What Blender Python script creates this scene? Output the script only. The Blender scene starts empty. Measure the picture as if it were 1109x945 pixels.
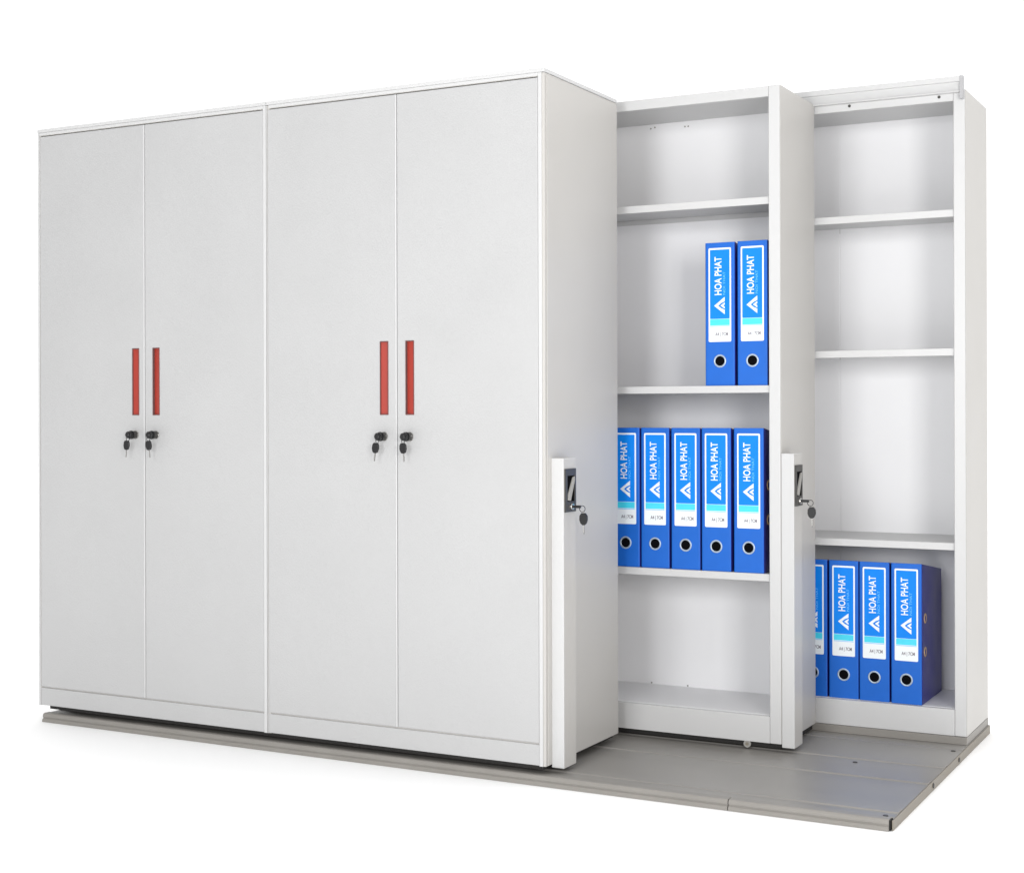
import bpy, bmesh, math
from mathutils import Vector, Matrix

scene = bpy.context.scene
C = scene.collection

# ------------------------------------------------------------------ materials
def lin(c):
    return tuple((v / 12.92 if v <= .04045 else ((v + .055) / 1.055) ** 2.4) for v in c)

def mat(name, col, rough=.5, metal=0., noise=0., nscale=8., bump=0., bscale=400., coat=0., rnoise=0., spec=.5,
        stretch=(1, 1, 1), wave=0., scratch=0.):
    m = bpy.data.materials.new(name)
    m.use_nodes = True
    nt = m.node_tree
    b = nt.nodes['Principled BSDF']
    b.inputs['Base Color'].default_value = (*col, 1)
    b.inputs['Roughness'].default_value = rough
    b.inputs['Metallic'].default_value = metal
    b.inputs['Coat Weight'].default_value = coat
    b.inputs['Specular IOR Level'].default_value = spec
    tc = nt.nodes.new('ShaderNodeTexCoord')
    mp = nt.nodes.new('ShaderNodeMapping')
    mp.inputs['Scale'].default_value = stretch
    nt.links.new(tc.outputs['Object'], mp.inputs[0])
    if noise or rnoise:
        n = nt.nodes.new('ShaderNodeTexNoise')
        n.inputs['Scale'].default_value = nscale
        n.inputs['Detail'].default_value = 6
        nt.links.new(mp.outputs[0], n.inputs['Vector'])
        if noise:
            r = nt.nodes.new('ShaderNodeMapRange')
            r.inputs[1].default_value = .3; r.inputs[2].default_value = .7
            r.inputs[3].default_value = 1 - noise; r.inputs[4].default_value = 1 + noise
            nt.links.new(n.outputs['Fac'], r.inputs[0])
            mx = nt.nodes.new('ShaderNodeVectorMath'); mx.operation = 'SCALE'
            mx.inputs[0].default_value = col
            nt.links.new(r.outputs[0], mx.inputs['Scale'])
            nt.links.new(mx.outputs[0], b.inputs['Base Color'])
        if rnoise:
            r2 = nt.nodes.new('ShaderNodeMapRange')
            r2.inputs[1].default_value = .3; r2.inputs[2].default_value = .7
            r2.inputs[3].default_value = rough - rnoise; r2.inputs[4].default_value = rough + rnoise
            nt.links.new(n.outputs['Fac'], r2.inputs[0])
            nt.links.new(r2.outputs[0], b.inputs['Roughness'])
    if bump:
        n2 = nt.nodes.new('ShaderNodeTexNoise')
        n2.inputs['Scale'].default_value = bscale
        n2.inputs['Detail'].default_value = 3
        nt.links.new(mp.outputs[0], n2.inputs['Vector'])
        bp = nt.nodes.new('ShaderNodeBump')
        bp.inputs['Strength'].default_value = bump
        bp.inputs['Distance'].default_value = .001
        nt.links.new(n2.outputs['Fac'], bp.inputs['Height'])
        nt.links.new(bp.outputs[0], b.inputs['Normal'])
        if wave:      # slight unevenness of the pressed sheet
            n3 = nt.nodes.new('ShaderNodeTexNoise')
            n3.inputs['Scale'].default_value = 3.5; n3.inputs['Detail'].default_value = 1
            nt.links.new(tc.outputs['Object'], n3.inputs['Vector'])
            b2 = nt.nodes.new('ShaderNodeBump')
            b2.inputs['Strength'].default_value = wave; b2.inputs['Distance'].default_value = .006
            nt.links.new(n3.outputs['Fac'], b2.inputs['Height'])
            nt.links.new(b2.outputs[0], bp.inputs['Normal'])
    if scratch:       # long rolling streaks and scuffs along the sheet
        mp2 = nt.nodes.new('ShaderNodeMapping'); mp2.inputs['Scale'].default_value = (.7, 16, 1)
        nt.links.new(tc.outputs['Object'], mp2.inputs[0])
        n4 = nt.nodes.new('ShaderNodeTexNoise'); n4.inputs['Scale'].default_value = 2.2; n4.inputs['Detail'].default_value = 8
        n4.inputs['Roughness'].default_value = .65
        nt.links.new(mp2.outputs[0], n4.inputs['Vector'])
        r4 = nt.nodes.new('ShaderNodeMapRange')
        r4.inputs[1].default_value = .35; r4.inputs[2].default_value = .65
        r4.inputs[3].default_value = 1 - scratch; r4.inputs[4].default_value = 1 + scratch
        nt.links.new(n4.outputs['Fac'], r4.inputs[0])
        src = b.inputs['Base Color'].links[0].from_socket
        m2 = nt.nodes.new('ShaderNodeVectorMath'); m2.operation = 'SCALE'
        nt.links.new(src, m2.inputs[0]); nt.links.new(r4.outputs[0], m2.inputs['Scale'])
        nt.links.new(m2.outputs[0], b.inputs['Base Color'])
        r5 = nt.nodes.new('ShaderNodeMapRange')
        r5.inputs[1].default_value = .35; r5.inputs[2].default_value = .65
        r5.inputs[3].default_value = rough - .04; r5.inputs[4].default_value = rough + .04
        nt.links.new(n4.outputs['Fac'], r5.inputs[0]); nt.links.new(r5.outputs[0], b.inputs['Roughness'])
    return m

M = {}
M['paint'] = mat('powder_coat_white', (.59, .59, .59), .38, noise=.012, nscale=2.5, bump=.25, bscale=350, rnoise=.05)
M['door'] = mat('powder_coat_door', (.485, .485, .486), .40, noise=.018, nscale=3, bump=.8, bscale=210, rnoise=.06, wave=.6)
M['inner_lifted'] = mat('powder_coat_inner_lifted', (.85, .85, .865), .42, noise=.01, nscale=3, bump=.2, bscale=350)  # paler than the outer white, brightens the shaded shelf bays by colour
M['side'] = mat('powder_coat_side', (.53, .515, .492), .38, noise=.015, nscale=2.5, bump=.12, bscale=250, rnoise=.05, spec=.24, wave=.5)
M['steel'] = mat('grey_steel_deck', (.262, .250, .233), .33, spec=.36, noise=.04, nscale=3, bump=.08, bscale=90, scratch=.075)
M['steel_plain'] = mat('grey_steel_plain', (.27, .255, .235), .42, spec=.35, noise=.05, nscale=5, bump=.08, bscale=90)
M['steel_dark'] = mat('grey_steel_edge', (.235, .207, .168), .45, metal=.1, noise=.08, nscale=9, rnoise=.06)
M['rubber'] = mat('black_underside', (.012, .011, .010), .7, noise=.1)
M['red'] = mat('red_plastic', (.37, .040, .026), .28, noise=.03, nscale=20, spec=.45)
M['bezel'] = mat('dark_bezel', (.10, .075, .075), .4, noise=.05)
M['black'] = mat('black_plastic', (.010, .010, .011), .34, noise=.1, nscale=30)
M['chrome'] = mat('nickel_metal', (.55, .54, .52), .22, metal=1, noise=.04, nscale=40)
M['lockgrey'] = mat('dark_grey_metal', (.050, .047, .043), .42, metal=.05, noise=.1, nscale=60)
M['blue'] = mat('blue_board', (.010, .128, .56), .45, noise=.04, nscale=14, bump=.3, bscale=500, rnoise=.05, spec=.28)
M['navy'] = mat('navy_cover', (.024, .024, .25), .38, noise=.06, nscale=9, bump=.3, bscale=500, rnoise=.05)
M['paper'] = mat('white_paper', (.80, .80, .78), .8, noise=.03, nscale=60)
M['lblwhite'] = mat('label_white', (.84, .88, .90), .5, noise=.01)
M['lblblue'] = mat('label_blue', (.0, .225, .82), .55, noise=.03, nscale=30, spec=.25)
M['lblcyan'] = mat('label_cyan', (.06, .66, .84), .42, noise=.03, nscale=30)
M['ink'] = mat('grey_ink', (.22, .20, .23), .6, noise=.05)
M['subink'] = mat('pale_blue_ink', (.12, .50, .95), .5, noise=.05)
M['brass'] = mat('brass_metal', (.72, .50, .26), .4, metal=.5, noise=.05)
M['lever'] = mat('grey_lever', (.34, .33, .31), .6, metal=.0, noise=.05, nscale=50)
M['ringgrey'] = mat('grey_blue_ring', (.42, .50, .60), .35, metal=.4, noise=.05, nscale=50)
M['hole'] = mat('dark_hollow', (.003, .003, .004), .9, noise=.1, spec=.05)
M['floor'] = mat('white_sweep', (.98, .98, .98), .9, noise=.004, nscale=1)

# ------------------------------------------------------------------ helpers
def link(name, me, m, parent=None, loc=(0, 0, 0)):
    o = bpy.data.objects.new(name, me)
    for x in (m if isinstance(m, (list, tuple)) else [m]):
        me.materials.append(x)
    C.objects.link(o)
    o.location = loc
    if parent: o.parent = parent
    return o

def thing(name, label, cat, loc=(0, 0, 0), group=None):
    o = bpy.data.objects.new(name, None)
    o.empty_display_size = .1
    C.objects.link(o); o.location = loc
    o['label'] = label; o['category'] = cat
    if group: o['group'] = group
    return o

def box(bm, x0, x1, y0, y1, z0, z1, mi=0):
    vs = [bm.verts.new(p) for p in [(x0, y0, z0), (x1, y0, z0), (x1, y1, z0), (x0, y1, z0),
                                    (x0, y0, z1), (x1, y0, z1), (x1, y1, z1), (x0, y1, z1)]]
    fs = []
    for f in [(0, 3, 2, 1), (4, 5, 6, 7), (0, 1, 5, 4), (1, 2, 6, 5), (2, 3, 7, 6), (3, 0, 4, 7)]:
        a = bm.faces.new([vs[i] for i in f]); a.material_index = mi; fs.append(a)
    return fs

def fin(bm, name, m, parent=None, bev=0., seg=2, loc=(0, 0, 0), smooth=False):
    bmesh.ops.recalc_face_normals(bm, faces=bm.faces)
    if bev:
        es = [e for e in bm.edges if len(e.link_faces) == 2 and e.calc_face_angle(0) > .6]
        bmesh.ops.bevel(bm, geom=es, offset=bev, segments=seg, affect='EDGES', profile=.5, clamp_overlap=True)
    me = bpy.data.meshes.new(name)
    bm.to_mesh(me); bm.free()
    if smooth:
        for p in me.polygons: p.use_smooth = True
    return link(name, me, m, parent, loc)

def bx(name, m, parent, x0, x1, y0, y1, z0, z1, bev=.0012, seg=2):
    bm = bmesh.new(); box(bm, x0, x1, y0, y1, z0, z1)
    return fin(bm, name, m, parent, bev, seg)

def cyl(bm, p0, p1, r0, r1=None, n=24, mi=0):
    r1 = r0 if r1 is None else r1
    p0 = Vector(p0); p1 = Vector(p1); d = (p1 - p0)
    q = d.to_track_quat('Z', 'Y').to_matrix()
    a, b = [], []
    for i in range(n):
        t = 2 * math.pi * i / n
        v = q @ Vector((math.cos(t), math.sin(t), 0))
        a.append(bm.verts.new(p0 + v * r0)); b.append(bm.verts.new(p1 + v * r1))
    for i in range(n):
        j = (i + 1) % n
        f = bm.faces.new([a[i], a[j], b[j], b[i]]); f.material_index = mi; f.smooth = True
    f = bm.faces.new(a[::-1]); f.material_index = mi
    f = bm.faces.new(b); f.material_index = mi

def ring(bm, c, ax, R, r, n=40, k=10, flat=1., mi=0):
    """torus about unit axis ax"""
    q = Vector(ax).to_track_quat('Z', 'Y').to_matrix(); c = Vector(c)
    g = []
    for i in range(n):
        t = 2 * math.pi * i / n
        row = []
        for j in range(k):
            s = 2 * math.pi * j / k
            rr = R + r * math.cos(s)
            row.append(bm.verts.new(c + q @ Vector((rr * math.cos(t), rr * math.sin(t), r * flat * math.sin(s)))))
        g.append(row)
    for i in range(n):
        for j in range(k):
            f = bm.faces.new([g[i][j], g[(i + 1) % n][j], g[(i + 1) % n][(j + 1) % k], g[i][(j + 1) % k]])
            f.smooth = True; f.material_index = mi

def prism(bm, pts, a, b, axis='x', mi=0):
    """extrude 2-D outline along an axis from a to b"""
    def P(p, t):
        return {'x': (t, p[0], p[1]), 'y': (p[0], t, p[1]), 'z': (p[0], p[1], t)}[axis]
    A = [bm.verts.new(P(p, a)) for p in pts]; B = [bm.verts.new(P(p, b)) for p in pts]
    n = len(pts)
    fs = [bm.faces.new(A), bm.faces.new(B[::-1])]
    for i in range(n):
        fs.append(bm.faces.new([A[i], B[i], B[(i + 1) % n], A[(i + 1) % n]]))
    for f in fs: f.material_index = mi

def rounded(x0, x1, z0, z1, r, n=6):
    pts = []
    for cx, cz, a0 in ((x1 - r, z1 - r, 0), (x0 + r, z1 - r, 90), (x0 + r, z0 + r, 180), (x1 - r, z0 + r, 270)):
        for i in range(n + 1):
            t = math.radians(a0 + 90 * i / n)
            pts.append((cx + r * math.cos(t), cz + r * math.sin(t)))
    return pts

def text_mesh(s, size, depth, offset=0., spacing=1.):
    cu = bpy.data.curves.new('t', 'FONT')
    cu.body = s; cu.size = size; cu.extrude = depth; cu.offset = offset; cu.space_character = spacing
    cu.resolution_u = 3
    o = bpy.data.objects.new('t', cu); C.objects.link(o)
    bpy.context.view_layer.update()
    me = bpy.data.meshes.new_from_object(o)
    bpy.data.objects.remove(o); bpy.data.curves.remove(cu)
    me.materials.clear()
    return me

def fit_text(s, length, height, depth, M4, offset=0.):
    """text mesh scaled to length x height, then placed by matrix M4 (local x along, y up, z out)"""
    me = text_mesh(s, 1., .02, offset)
    xs = [v.co.x for v in me.vertices]; ys = [v.co.y for v in me.vertices]
    x0, x1, y0, y1 = min(xs), max(xs), min(ys), max(ys)
    for v in me.vertices:
        v.co = M4 @ Vector(((v.co.x - x0) / (x1 - x0) * length, (v.co.y - y0) / (y1 - y0) * height,
                            depth if v.co.z > 0 else 0))
    return me

# ------------------------------------------------------------------ front cabinet (F)
W = 1.977; DF = .505; H = 2.0
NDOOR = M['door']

front = thing('sliding_cabinet', 'closed white steel cabinet with four doors and red pulls at the front of the track',
              'cabinet', (0, 0, 0))

def carcass(x0, x1):
    """frame strips round a two-door opening, sides, back, floor and top of one bay"""
    bm = bmesh.new()
    t = .011
    box(bm, x0, x0 + t, 0, DF, .0, 1.9895)
    box(bm, x1 - t, x1, 0, DF, .0, 1.9895)
    box(bm, x0 + t, x1 - t, 0, DF, 1.979, 1.9895)
    box(bm, x0 + t, x1 - t, DF - .012, DF, .0, 1.979)
    box(bm, x0 + t, x1 - t, .004, DF - .012, .055, .066)
    return fin(bm, 'cabinet_body', M['side'], front, .001)

XB = -.9885
carcass(-W, XB - .001)
carcass(XB + .001, 0)
# bright front edge strips of each carcass: same paint as the fronts
def front_strip(x0, x1):
    bm = bmesh.new()
    box(bm, x0, x0 + (.0075 if x0 < -1.5 else .0020), -.0035, -.0002, .0, 1.99)
    box(bm, x1 - .0115, x1, -.0035, -.0002, .0, 1.99)
    box(bm, x0 + .008, x1 - .0118, -.0035, -.0002, 1.9805, 1.99)
    return fin(bm, 'front_frame', M['paint'], front, .0012)
front_strip(-W, XB - .0012)
front_strip(XB + .0012, -.0080)
for a, b in ((-W + .008, XB - .0132), (XB + .0036, -.0200)):
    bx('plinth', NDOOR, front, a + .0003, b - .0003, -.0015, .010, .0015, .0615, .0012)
for a, b in ((-W - .001, XB - .0008), (XB + .0008, .0015)):
    bx('top_cover', M['paint'], front, a, b, -.0045, DF + .001, 1.9905, 2.0015, .0012)

def door(x0, x1, hx, side):
    """hx: centre of the pull; side -1 left door, +1 right door"""
    z0, z1 = .0655, 1.9765
    hw, h0, h1 = .0145, 1.009, 1.231
    xs = [x0, hx - hw, hx + hw, x1]; zs = [z0, h0, h1, z1]
    bm = bmesh.new()
    g = [[bm.verts.new((x, 0, z)) for z in zs] for x in xs]
    fs = []
    for i in range(3):
        for j in range(3):
            if i == 1 and j == 1: continue
            fs.append(bm.faces.new([g[i][j], g[i + 1][j], g[i + 1][j + 1], g[i][j + 1]]))
    r = bmesh.ops.extrude_face_region(bm, geom=fs)
    for v in r['geom']:
        if isinstance(v, bmesh.types.BMVert): v.co.y += .0195
    for v in bm.verts: v.co.y -= .002
    es = [e for e in bm.edges if all(abs(v.co.y + .002) < 1e-6 for v in e.verts) and
          ((abs(e.verts[0].co.x - x0) < 1e-6 and abs(e.verts[1].co.x - x0) < 1e-6) or
           (abs(e.verts[0].co.x - x1) < 1e-6 and abs(e.verts[1].co.x - x1) < 1e-6) or
           (abs(e.verts[0].co.z - z0) < 1e-6 and abs(e.verts[1].co.z - z0) < 1e-6) or
           (abs(e.verts[0].co.z - z1) < 1e-6 and abs(e.verts[1].co.z - z1) < 1e-6))]
    bmesh.ops.recalc_face_normals(bm, faces=bm.faces)
    bmesh.ops.bevel(bm, geom=es, offset=.0028, segments=3, affect='EDGES', profile=.5)
    me = bpy.data.meshes.new('door'); bm.to_mesh(me); bm.free()
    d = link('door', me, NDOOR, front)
    # pull: dark bezel round a slanted red channel
    bm = bmesh.new()
    a, b = hx - hw, hx + hw
    for q in ((a - .001, a + .0015, h0, h1), (b - .0015, b + .001, h0, h1), (a, b, h0 - .001, h0 + .002), (a, b, h1 - .002, h1 + .001)):
        box(bm, q[0], q[1], -.0032, .0155, q[2], q[3], 1)
    # red channel profile in x-y, deep along one long side
    if side < 0:
        prof = [(a + .0012, .0155), (b - .0012, .0155), (b - .0012, .0070), (a + .004, .0012), (a + .0012, .0008)]
    else:
        prof = [(a + .0012, .0155), (b - .0012, .0155), (b - .0012, .0005), (b - .004, .0012), (a + .0012, .0050)]
    prism(bm, prof, h0 + .0016, h1 - .0016, 'z', 0)
    fin(bm, 'handle', [M['red'], M['bezel']], d, .0004, 1)
    # cam lock: rosette, barrel, knob tip
    lx, lz = hx - .001, .943
    bm = bmesh.new()
    cyl(bm, (lx, -.0018, lz), (lx, -.006, lz), .0142, .0138, 32, 2)
    cyl(bm, (lx, -.006, lz), (lx, -.022, lz), .0128, .0122, 32, 1)
    cyl(bm, (lx, -.022, lz), (lx, -.026, lz), .0140, .0140, 32, 0)
    cyl(bm, (lx, -.026, lz), (lx, -.040, lz), .0132, .0110, 32, 0)
    cyl(bm, (lx, -.040, lz), (lx, -.0455, lz), .0115, .006, 32, 0)
    fin(bm, 'lock', [M['black'], M['lockgrey'], M['chrome']], d, 0)
    # folding key hanging from the barrel
    bm = bmesh.new()
    ky = -.043
    def KX(x, z): return (lx + x, lz + z)
    tilt = {-1.533: -.07, -1.4445: .13, -.546: -.12, -.4545: .07}[hx]
    def rot(p):
        x, z = p
        return KX(x * math.cos(tilt) - z * math.sin(tilt), x * math.sin(tilt) + z * math.cos(tilt))
    ring(bm, (lx, -.040, lz - .013), (1, 0, 0), .0075, .0013, 20, 6, 1, 1)
    head = [(-.0065, -.019), (.0065, -.019), (.0105, -.025), (.0115, -.036), (.008, -.047), (.003, -.050), (-.003, -.050),
            (-.008, -.047), (-.0115, -.036), (-.0105, -.025)]
    prism(bm, [rot(p) for p in head], ky - .0035, ky + .0035, 'y', 0)
    prism(bm, [rot(p) for p in [(-.0026, -.049), (.0026, -.049), (.0026, -.071), (0, -.076), (-.0026, -.071)]],
          ky - .0011, ky + .0011, 'y', 1)
    fin(bm, 'key', [M['black'], M['chrome']], d, .0008, 1)
    return d

cx1 = -W / 2 + 0
SE1 = -1.4935; SE2 = -.5005
door(-W + .0088, SE1 - .0055, -1.533, -1)
door(SE1 + .0010, XB - .0140, -1.4445, 1)
door(XB + .0042, SE2 - .0055, -.546, -1)
door(SE2 + .0010, -.0208, -.4545, 1)
for sx in (SE1, SE2):
    bx('seam_highlight', M['paint'], front, sx - .0053, sx, -.0036, .010, .0665, 1.9755, .0012)  # added paler strip, paints in the light caught on the door edge

def handle_post(parent, x, y, z1):
    """vertical channel on the end panel that carries the rail lock"""
    bm = bmesh.new()
    # channel with its face and rounded top, foot slightly below the panel
    box(bm, x + .0002, x + .040, y, y + .082, -.009, z1)
    for f in bm.faces:
        f.normal_update()
        if abs(f.normal.x) > .9 or f.normal.z > .9: f.material_index = 1
    hp = fin(bm, 'handle_post', [M['paint'], M['side']], parent, .0022, 3)
    X = x + .0402
    Y0, Y1 = y + .006, y + .076
    zb, zt = .727, .852
    # lock plate: frame ring, dark recess, slanted lever
    bm = bmesh.new()
    box(bm, X, X + .004, Y0, Y1, zb, zb + .030, 0)
    box(bm, X, X + .004, Y0, Y1, zt - .020, zt, 0)
    box(bm, X, X + .004, Y0, Y0 + .013, zb + .030, zt - .020, 0)
    box(bm, X, X + .004, Y1 - .009, Y1, zb + .030, zt - .020, 0)
    box(bm, X + .0002, X + .0012, Y0 + .013, Y1 - .009, zb + .030, zt - .020, 1)
    lp = fin(bm, 'lock', [M['lockgrey'], M['hole']], hp, .0008, 1)
    bm = bmesh.new()
    prism(bm, [(Y0 + .016, zb + .034), (Y0 + .030, zb + .032), (Y1 - .012, zt - .034), (Y1 - .013, zt - .023), (Y1 - .022, zt - .026),
               (Y0 + .018, zb + .052)], X + .0013, X + .0065, 'x', 0)
    fin(bm, 'lock_lever', M['lever'], hp, .0006, 1)
    # key in the lower right of the plate with a second one hanging
    bm = bmesh.new()
    yk = Y0 + .040; zk = zb + .015
    cyl(bm, (X + .003, yk, zk), (X + .009, yk, zk), .0105, .0095, 24, 1)
    box(bm, X + .009, X + .033, yk - .0035, yk + .0035, zk - .0040, zk + .0040, 0)
    ring(bm, (X + .036, yk + .004, zk - .006), (0, 1, 0), .009, .0012, 20, 6, 1, 1)
    xc = X + .040; yy = yk + .004
    head = [(-.006, -.018), (.006, -.018), (.012, -.026), (.0125, -.038), (.009, -.048), (.003, -.053), (-.003, -.053), (-.009, -.048),
            (-.0125, -.038), (-.012, -.026)]
    prism(bm, [(xc + a, zk + b) for a, b in head], yy - .0035, yy + .0035, 'y', 0)
    prism(bm, [(xc - .0026 + .001, zk - .052), (xc + .0026 + .001, zk - .052), (xc + .0035, zk - .074), (xc + .001, zk - .080), (xc - .001, zk - .074)],
          yy - .001, yy + .001, 'y', 1)
    fin(bm, 'key', [M['black'], M['chrome']], hp, .0007, 1)
    return hp

handle_post(front, 0, .036, .883)
bx('end_panel', M['side'], front, .0003, .0025, .010, DF - .003, .001, 1.984, .0008)

def base_wheels(parent, xs, ys, under, zl):
    x0, x1, y0, y1 = under
    bx('base_gap_shade', M['rubber'], parent, x0, x1, y0, y1, zl, -.0008, .0005)  # black box filling the gap under the unit, paints in its shade
    for x in xs:
        for y in ys:
            bm = bmesh.new()
            cyl(bm, (x, y - .008, -.0030), (x, y + .008, -.0030), .0185, .0185, 32, 0)
            cyl(bm, (x, y - .009, -.0030), (x, y + .009, -.0030), .006, .006, 16, 1)
            fin(bm, 'wheel', [M['chrome'], M['lockgrey']], parent, 0)
base_wheels(front, (-1.75, -1.1, -.85, -.13), (.08, .42), (-W + .040, -.012, .009, DF - .015), -.0110)

# ------------------------------------------------------------------ open shelving units
def open_unit(root, xr, y, depth, shelves, ztop, seam_xs=(), holes=()):
    xl = xr - W; xm = xr - .9885
    fw = .037
    inner_lifted, paint, side = M['inner_lifted'], M['paint'], M['side']
    # end and middle uprights : box posts with a wide front face
    bm = bmesh.new()
    box(bm, xr - fw, xr - .0010, y, y + .020, .0, ztop)
    box(bm, xr - .014, xr - .0010, y + .020, y + depth, .0, ztop)
    fin(bm, 'upright', paint, root, .0028, 3)
    bx('end_panel', side, root, xr - .0009, xr + .0006, y + .0012, y + depth, .001, ztop - .001, .0005)
    bm = bmesh.new()
    box(bm, xm - fw, xm + fw, y, y + .020, .0, ztop)
    box(bm, xm - .014, xm + .014, y + .020, y + depth, .0, ztop)
    fin(bm, 'upright', paint, root, .0028, 3)
    bm = bmesh.new()
    box(bm, xl, xl + fw, y, y + .020, .0, ztop)
    box(bm, xl, xl + .014, y + .020, y + depth, .0, ztop)
    fin(bm, 'upright', paint, root, .0028, 3)
    for a, b in ((xl + fw, xm - fw), (xm + fw, xr - fw)):
        ia, ib = a - fw + .0145, b + fw - .0145
        bx('back_panel', inner_lifted, root, ia, ib, y + depth - .012, y + depth - .001, .060, ztop - .012, .0006)
        bx('top_panel', paint, root, ia, ib, y + .0205, y + depth - .0125, ztop - .014, ztop - .002, .0006)
        bx('header', paint, root, a + .0003, b - .0003, y + .0008, y + .020, ztop - .033, ztop - .001, .0012)
        bx('bottom_shelf', inner_lifted, root, ia, ib, y + .0205, y + depth - .0125, .070, .0835, .0006)
        bx('plinth', paint, root, a + .0003, b - .0003, y + .0008, y + .020, .0, .0825, .0014)
        for z in shelves:
            bm = bmesh.new()
            # folded sheet: deck with hanging lips front and back
            y0, y1 = y + .010, y + depth - .0125
            prof = [(y0, z - .0225), (y0, z), (y1, z), (y1, z - .018), (y1 - .0015, z - .018), (y1 - .0015, z - .0018),
                    (y0 + .0018, z - .0018), (y0 + .0018, z - .0205), (y0 + .014, z - .0205), (y0 + .014, z - .0225)]
            prism(bm, prof, a + .0008, b - .0008, 'x')
            fin(bm, 'shelf', paint, root, .0005, 1)
    return root

XM, YM, DM = .509, .585, .355
mid = thing('sliding_shelf_unit', 'open white steel shelves between closed cabinet and rear unit, seven blue binders inside',
            'shelving unit')
open_unit(mid, XM, YM, DM, (1.675, 1.096, .517), 2.013)
handle_post(mid, XM + .0008, YM + .0005, .888)
base_wheels(mid, (-1.3, -.6, -.35, .40), (YM + .045, YM + .30), (XM - W + .01, XM - .004, YM + .012, YM + DM - .02), -.0150)
for dx in (.012,):
    bm = bmesh.new()
    cyl(bm, (.386 + dx, YM + .003, -.0085), (.386 + dx, YM + .011, -.0085), .0115, .0115, 28, 0)
    cyl(bm, (.386 + dx, YM + .0015, -.0085), (.386 + dx, YM + .003, -.0085), .0050, .0040, 16, 1)
    fin(bm, 'wheel', [M['lever'], M['steel_dark']], mid, 0)
# slots in the back panel where the shelf pins sit
for x, z in ((-.060, 1.985), (-.045, 1.988), (.065, 1.981), (.077, 1.981), (-.062, .0875), (.070, .0875)):
    bm = bmesh.new(); yb = YM + DM - .0122
    cyl(bm, (x, yb - .0008, z), (x, yb, z), .0030, .0030, 12)
    fin(bm, 'rivet', M['lever'], mid, 0)

XT, YT, DT = .988, .951, .343
rear = thing('fixed_shelf_unit', 'rearmost open white steel shelves at platform right end, four binders at the foot',
             'shelving unit')
open_unit(rear, XT, YT, DT, (1.647, 1.212, .602), 2.018)
# overlapping sheet of the back panel (left part stands a little proud)
bx('back_strip', M['inner_lifted'], rear, .4995, XT - .015, YT + DT - .0145, YT + DT - .0122, .084, 1.985, .0004)
bx('back_strip', M['inner_lifted'], rear, XT - .9885 + .0145, .4965, YT + DT - .0145, YT + DT - .0122, .084, 1.975, .0004)
for x in (.623, .908, .30, .05):
    bm = bmesh.new()
    cyl(bm, (x, YT - .0012, 2.0002), (x, YT + .0012, 2.0002), .0048, .0042, 16, 0)
    fin(bm, 'screw', M['lockgrey'], rear, 0)
# guide rail along the top front
bm = bmesh.new()
prism(bm, [(YT - .021, 2.0565), (YT + .006, 2.0565), (YT + .006, 2.0195), (YT - .0015, 2.0195), (YT - .0015, 2.0075), (YT - .021, 2.0075),
           (YT - .021, 2.0110), (YT - .010, 2.0110), (YT - .010, 2.0400), (YT - .021, 2.0400)], XT - W + .004, XT - .013, 'x')
fin(bm, 'guide_rail', M['paint'], rear, .0006, 1)
bx('rail_end_cap', mat('grey_end_cap', (.42, .42, .43), .5, noise=.03), rear, XT - .0128, XT - .0035, YT - .0225, YT + .0015, 1.986, 2.0575, .0008)

# ------------------------------------------------------------------ track platform
plat = thing('track_platform', 'low grey steel track platform under the three white units, open at its right end', 'platform')
ZP = -.025; XL = -1.945; XR = .991; YF = -.015; YB = 1.297
def deck(x0, x1):
    bm = bmesh.new()
    prof = [(YF + .030, ZP - .0015), (YF + .036, ZP)]
    for yt in (.08, .42, YM + .045, YM + .30):
        prof += [(yt - .022, ZP), (yt - .016, ZP + .0030), (yt + .016, ZP + .0030), (yt + .022, ZP)]
    prof += [(YB, ZP), (YB, ZP - .028), (YF + .030, ZP - .028)]
    prism(bm, prof, x0, x1, 'x')
    fin(bm, 'deck', M['steel'], plat, .0004, 1)
deck(XL, XR)
def nose(x0, x1):
    bm = bmesh.new()
    pts = [(YF + .0298, ZP - .0035), (YF + .0298, ZP + .0015), (YF + .010, ZP + .0018)]
    for i in range(7):
        t = math.radians(90 + i * 15)
        pts.append((YF + .009 + .009 * math.cos(t), ZP - .007 + .0088 * math.sin(t)))
    pts += [(YF, ZP - .0115), (YF + .0022, ZP - .0130), (YF + .0022, ZP - .0150), (YF - .0005, ZP - .0165), (YF - .0035, ZP - .020), (YF - .004, ZP - .0275), (YF + .0298, ZP - .0275)]
    prism(bm, pts, x0, x1, 'x')
    fin(bm, 'front_rail', M['steel_plain'], plat, .0004, 1)
nose(XL - .002, .5525)
nose(.5550, XR - .006)
bx('rail_end_cap', M['rubber'], plat, XR - .0057, XR - .0025, YF + .0005, YF + .029, ZP - .0262, ZP + .0002, .0005)
bx('end_plate', M['steel_dark'], plat, XR + .0004, XR + .0035, YF + .006, YB + .003, ZP - .0275, ZP - .001, .0006)
bx('end_plate', M['steel_dark'], plat, XL - .0035, XL - .0004, YF + .032, YB, ZP - .0275, ZP - .001, .0006)
bx('rear_riser', M['steel_plain'], plat, XL, XR - .002, YT - .004, YB - .001, ZP + .0004, -.0008, .0010)
for x, y in ((.967, .025), (.967, .851), (.74, .568)):
    bm = bmesh.new()
    cyl(bm, (x, y, ZP + .0003), (x, y, ZP + .0022), .0075, .0060, 20, 0)
    fin(bm, 'screw', M['lockgrey'], plat, 0)
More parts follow.
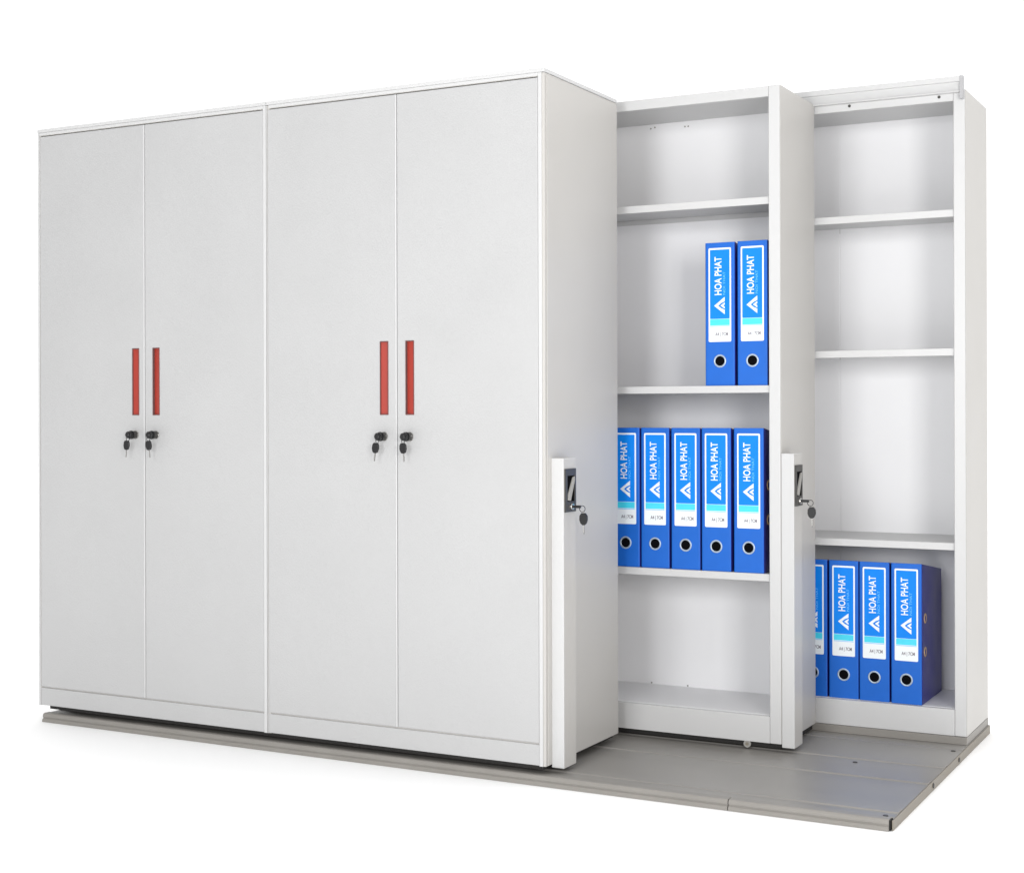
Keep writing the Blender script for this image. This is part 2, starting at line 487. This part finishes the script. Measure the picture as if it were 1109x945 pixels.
for y in (.45, .80):
    bm = bmesh.new()
    cyl(bm, (XR + .0035, y, ZP - .013), (XR + .0062, y, ZP - .013), .008, .006, 20, 0)
    fin(bm, 'screw', M['lockgrey'], plat, 0)

# ------------------------------------------------------------------ binders
BW, BH, BD = .098, .447, .285
G = 'blue lever arch binders standing on the shelves'
def make_binder():
    r = thing('binder', '-', 'binder', (0, 0, 0), G)
    # cover: spine with two boards, wrapped as one U sheet (x = 0..BW, front at y = 0)
    bm = bmesh.new()
    t = .0032; rr = .005
    out = [(0, BD), (0, rr)]
    for i in range(5):
        a = math.radians(180 + 90 * (i + 1) / 5)
        out.append((rr + rr * math.cos(a), rr + rr * math.sin(a)))
    for i in range(6):
        a = math.radians(270 + 90 * i / 5)
        out.append((BW - rr + rr * math.cos(a), rr + rr * math.sin(a)))
    out += [(BW, BD), (BW - t, BD), (BW - t, t), (t, t), (t, BD)]
    prism(bm, out, 0, BH, 'z')
    for v in bm.verts:
        if v.co.z > BH - .01 and v.co.y > .1: v.co.z -= .040
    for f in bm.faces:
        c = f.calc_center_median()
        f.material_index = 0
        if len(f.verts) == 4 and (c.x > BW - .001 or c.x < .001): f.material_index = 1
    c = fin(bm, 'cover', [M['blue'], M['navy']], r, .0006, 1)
    # stack of paper
    bm = bmesh.new(); box(bm, t + .004, BW - t - .020, .035, BD - .012, .008, BH - .060)
    fin(bm, 'paper_block', M['paper'], r, .0006, 1)
    # label on the spine
    bm = bmesh.new()
    prism(bm, rounded(.0122, .0863, .1370, .4300, .004), -.0009, .0003, 'y', 0)
    prism(bm, rounded(.0170, .0815, .2085, .4245, .0025), -.00125, -.0008, 'y', 1)
    prism(bm, rounded(.0170, .0815, .1880, .2075, .0008), -.00125, -.0008, 'y', 2)
    prism(bm, [(.0170, .1845), (.0815, .1845), (.0815, .1862), (.0170, .1862)], -.00120, -.0008, 'y', 3)
    lb = fin(bm, 'label', [M['lblwhite'], M['lblblue'], M['lblcyan'], M['subink']], r, 0)
    # writing runs upward: local x -> +z, local y -> -x, local z -> -y
    def place(x_base, z0):
        return Matrix(((0, -1, 0, x_base), (0, 0, -1, -.00125), (1, 0, 0, z0), (0, 0, 0, 1)))
    me = fit_text('HOA PHAT', .119, .0235, .0004, place(.0555, .2830), .014)
    link('lettering', me, M['lblwhite'], lb)
    me = fit_text('NOI THAT', .072, .0078, .0004, place(.0675, .2830), .004)
    link('lettering', me, M['subink'], lb)
    me = fit_text('A4 | 7CM', .042, .0145, .0004, Matrix(((1, 0, 0, .0340), (0, 0, -1, -.0009), (0, 1, 0, .1520), (0, 0, 0, 1))), .022)
    link('lettering', me, M['ink'], lb)
    # pyramid emblem, apex towards the left edge
    bm = bmesh.new()
    s = .0375; X1 = .0655; ZC = .2495
    def E(u, v): return (X1 - v * s * .92, ZC + u * s * .72)
    for pts in ([(-1, 0), (-.48, 0), (-.30, .34), (0, .62), (0, 1.0)],
                [(1, 0), (0, 1.0), (0, .62), (.30, .34), (.48, 0)],
                [(-.36, 0), (-.12, 0), (0, .14), (0, .40)],
                [(.36, 0), (0, .40), (0, .14), (.12, 0)]):
        prism(bm, [E(*p) for p in pts], -.0017, -.0013, 'y')
    fin(bm, 'emblem', M['lblwhite'], lb, 0)
    # finger hole
    bm = bmesh.new()
    ring(bm, (.0490, -.0004, .0770), (0, 1, 0), .0178, .0028, 40, 10, .55, 0)
    cyl(bm, (.0490, -.0006, .0770), (.0490, .0002, .0770), .0168, .0168, 32, 1)
    fin(bm, 'finger_ring', [M['ringgrey'], M['hole']], r, 0)
    # rado slots with metal edging on the right board
    for z in (.163, .270):
        bm = bmesh.new()
        ring(bm, (BW + .0002, .046, z), (1, 0, 0), .0130, .0036, 28, 8, .5, 0)
        cyl(bm, (BW + .0001, .048, z), (BW + .0007, .048, z), .0105, .0105, 24, 1)
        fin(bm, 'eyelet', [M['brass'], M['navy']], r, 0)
    return r

def copy_tree(o, parent=None):
    c = o.copy(); C.objects.link(c)
    if parent: c.parent = parent
    for ch in [k for k in list(bpy.data.objects) if k.parent == o]:
        copy_tree(ch, c)
    return c

b0 = make_binder()
yM, yT = YM + .016, YT + .018
spots = [
    # x, y, z, rot, label
    (.2585, yM + .002, 1.0965, .000, 'left binder of the two standing alone on the middle shelf of the centre unit'),
    (.3650, yM, 1.0965, .000, 'right binder of the pair on the middle shelf, touching the centre unit upright'),
    (-.0650, yM + .004, .5175, .000, 'leftmost of five binders in the centre unit, partly hidden by the closed cabinet'),
    (.0370, yM + .005, .5175, .004, 'second from left of the five blue binders in the centre unit'),
    (.1420, yM + .003, .5175, .000, 'middle one of the five blue binders in the centre unit'),
    (.2450, yM + .001, .5175, -.004, 'fourth from left of the five blue binders in the centre unit'),
    (.3520, yM - .001, .5175, .000, 'rightmost of five binders in the centre unit, a sliver of its navy side showing'),
    (.4420, yT + .002, .0840, .000, 'leftmost binder on the rear unit floor, mostly hidden behind the centre unit edge'),
    (.5455, yT, .0840, .003, 'second from left of four blue binders at the foot of the rear unit'),
    (.6460, yT - .002, .0840, .000, 'third from left of four blue binders at the foot of the rear unit'),
    (.7490, yT - .004, .0840, .000, 'rightmost binder at the foot of the rear unit, its whole navy side visible'),
]
for i, (x, y, z, a, lab) in enumerate(spots):
    o = b0 if i == 0 else copy_tree(b0)
    o.location = (x, y, z); o.rotation_euler = (0, 0, a)
    o['label'] = lab

# ------------------------------------------------------------------ floor, world, lamps
bm = bmesh.new()
vs = [bm.verts.new(p) for p in ((-400, -60, -.0530), (400, -60, -.0530), (400, 700, -.0530), (-400, 700, -.0530))]
bm.faces.new(vs)
fl = fin(bm, 'floor', M['floor'])
fl['kind'] = 'structure'

w = bpy.data.worlds.new('World'); scene.world = w; w.use_nodes = True
nt = w.node_tree; bg = nt.nodes['Background']
tc = nt.nodes.new('ShaderNodeTexCoord'); sp = nt.nodes.new('ShaderNodeSeparateXYZ')
nt.links.new(tc.outputs['Generated'], sp.inputs[0])
def mr(src, a, b, c, d):
    n = nt.nodes.new('ShaderNodeMapRange'); n.interpolation_type = 'SMOOTHSTEP'
    n.inputs[1].default_value = a; n.inputs[2].default_value = b; n.inputs[3].default_value = c; n.inputs[4].default_value = d
    nt.links.new(src, n.inputs[0]); return n.outputs[0]
def mth(op, a, b):
    n = nt.nodes.new('ShaderNodeMath'); n.operation = op
    for i, v in enumerate((a, b)):
        if isinstance(v, (int, float)): n.inputs[i].default_value = v
        else: nt.links.new(v, n.inputs[i])
    return n.outputs[0]
FRONT, BACK, ZEN = .36, 1.30, 1.24
surround = mr(sp.outputs[1], -.15, .45, FRONT, BACK)  # unseen surround, shaped bright behind the units and dim in front
zen = mr(sp.outputs[2], .60, .85, 0, ZEN)  # overhead glow added to bring the floor up to white
nt.links.new(mth('ADD', surround, zen), bg.inputs['Strength'])
bg.inputs['Color'].default_value = (1, 1, 1, 1)

def area(name, loc, target, sx, sy, power, col=(1, 1, 1)):
    l = bpy.data.lights.new(name, 'AREA'); l.shape = 'RECTANGLE'; l.size = sx; l.size_y = sy
    l.energy = power; l.color = col
    o = bpy.data.objects.new(name, l); C.objects.link(o); o.location = loc
    o.rotation_euler = (Vector(target) - Vector(loc)).to_track_quat('-Z', 'Y').to_euler()
    return o
area('key_softbox', (3.9, -4.4, 1.6), (.1, .4, .95), 1.2, 1.5, 138, (1, .985, .965))
area('fill_softbox', (.45, -4.7, 1.6), (.1, .5, .95), 1.2, 1.5, 102, (.98, .99, 1))

# ------------------------------------------------------------------ camera (fitted to the photograph)
yaw, roll = .49005, -.00254
fv = Vector((-math.sin(yaw), math.cos(yaw), 0)); rv = Vector((math.cos(yaw), math.sin(yaw), 0)); uv = Vector((0, 0, 1))
r2 = rv * math.cos(roll) + uv * math.sin(roll); u2 = uv * math.cos(roll) - rv * math.sin(roll)
cam = bpy.data.cameras.new('camera'); co = bpy.data.objects.new('camera', cam); C.objects.link(co)
mw = Matrix((( r2.x, u2.x, -fv.x, 1.93587), (r2.y, u2.y, -fv.y, -3.82981), (r2.z, u2.z, -fv.z, 1.01941), (0, 0, 0, 1)))
co.matrix_world = mw
cam.sensor_width = 36; cam.sensor_fit = 'HORIZONTAL'
cam.lens = 1621.67 / 1109 * 36
cam.shift_x = (554.5 - 554.65) / 1109
cam.shift_y = (444.85 - 472.5) / 1109
cam.clip_end = 2000; cam.clip_start = .05
scene.camera = co

scene.render.engine = 'CYCLES'
scene.cycles.max_bounces = 10
scene.cycles.diffuse_bounces = 6
vs_ = scene.view_settings
vs_.view_transform = 'Standard'; vs_.look = 'None'; vs_.exposure = -.10; vs_.gamma = 1
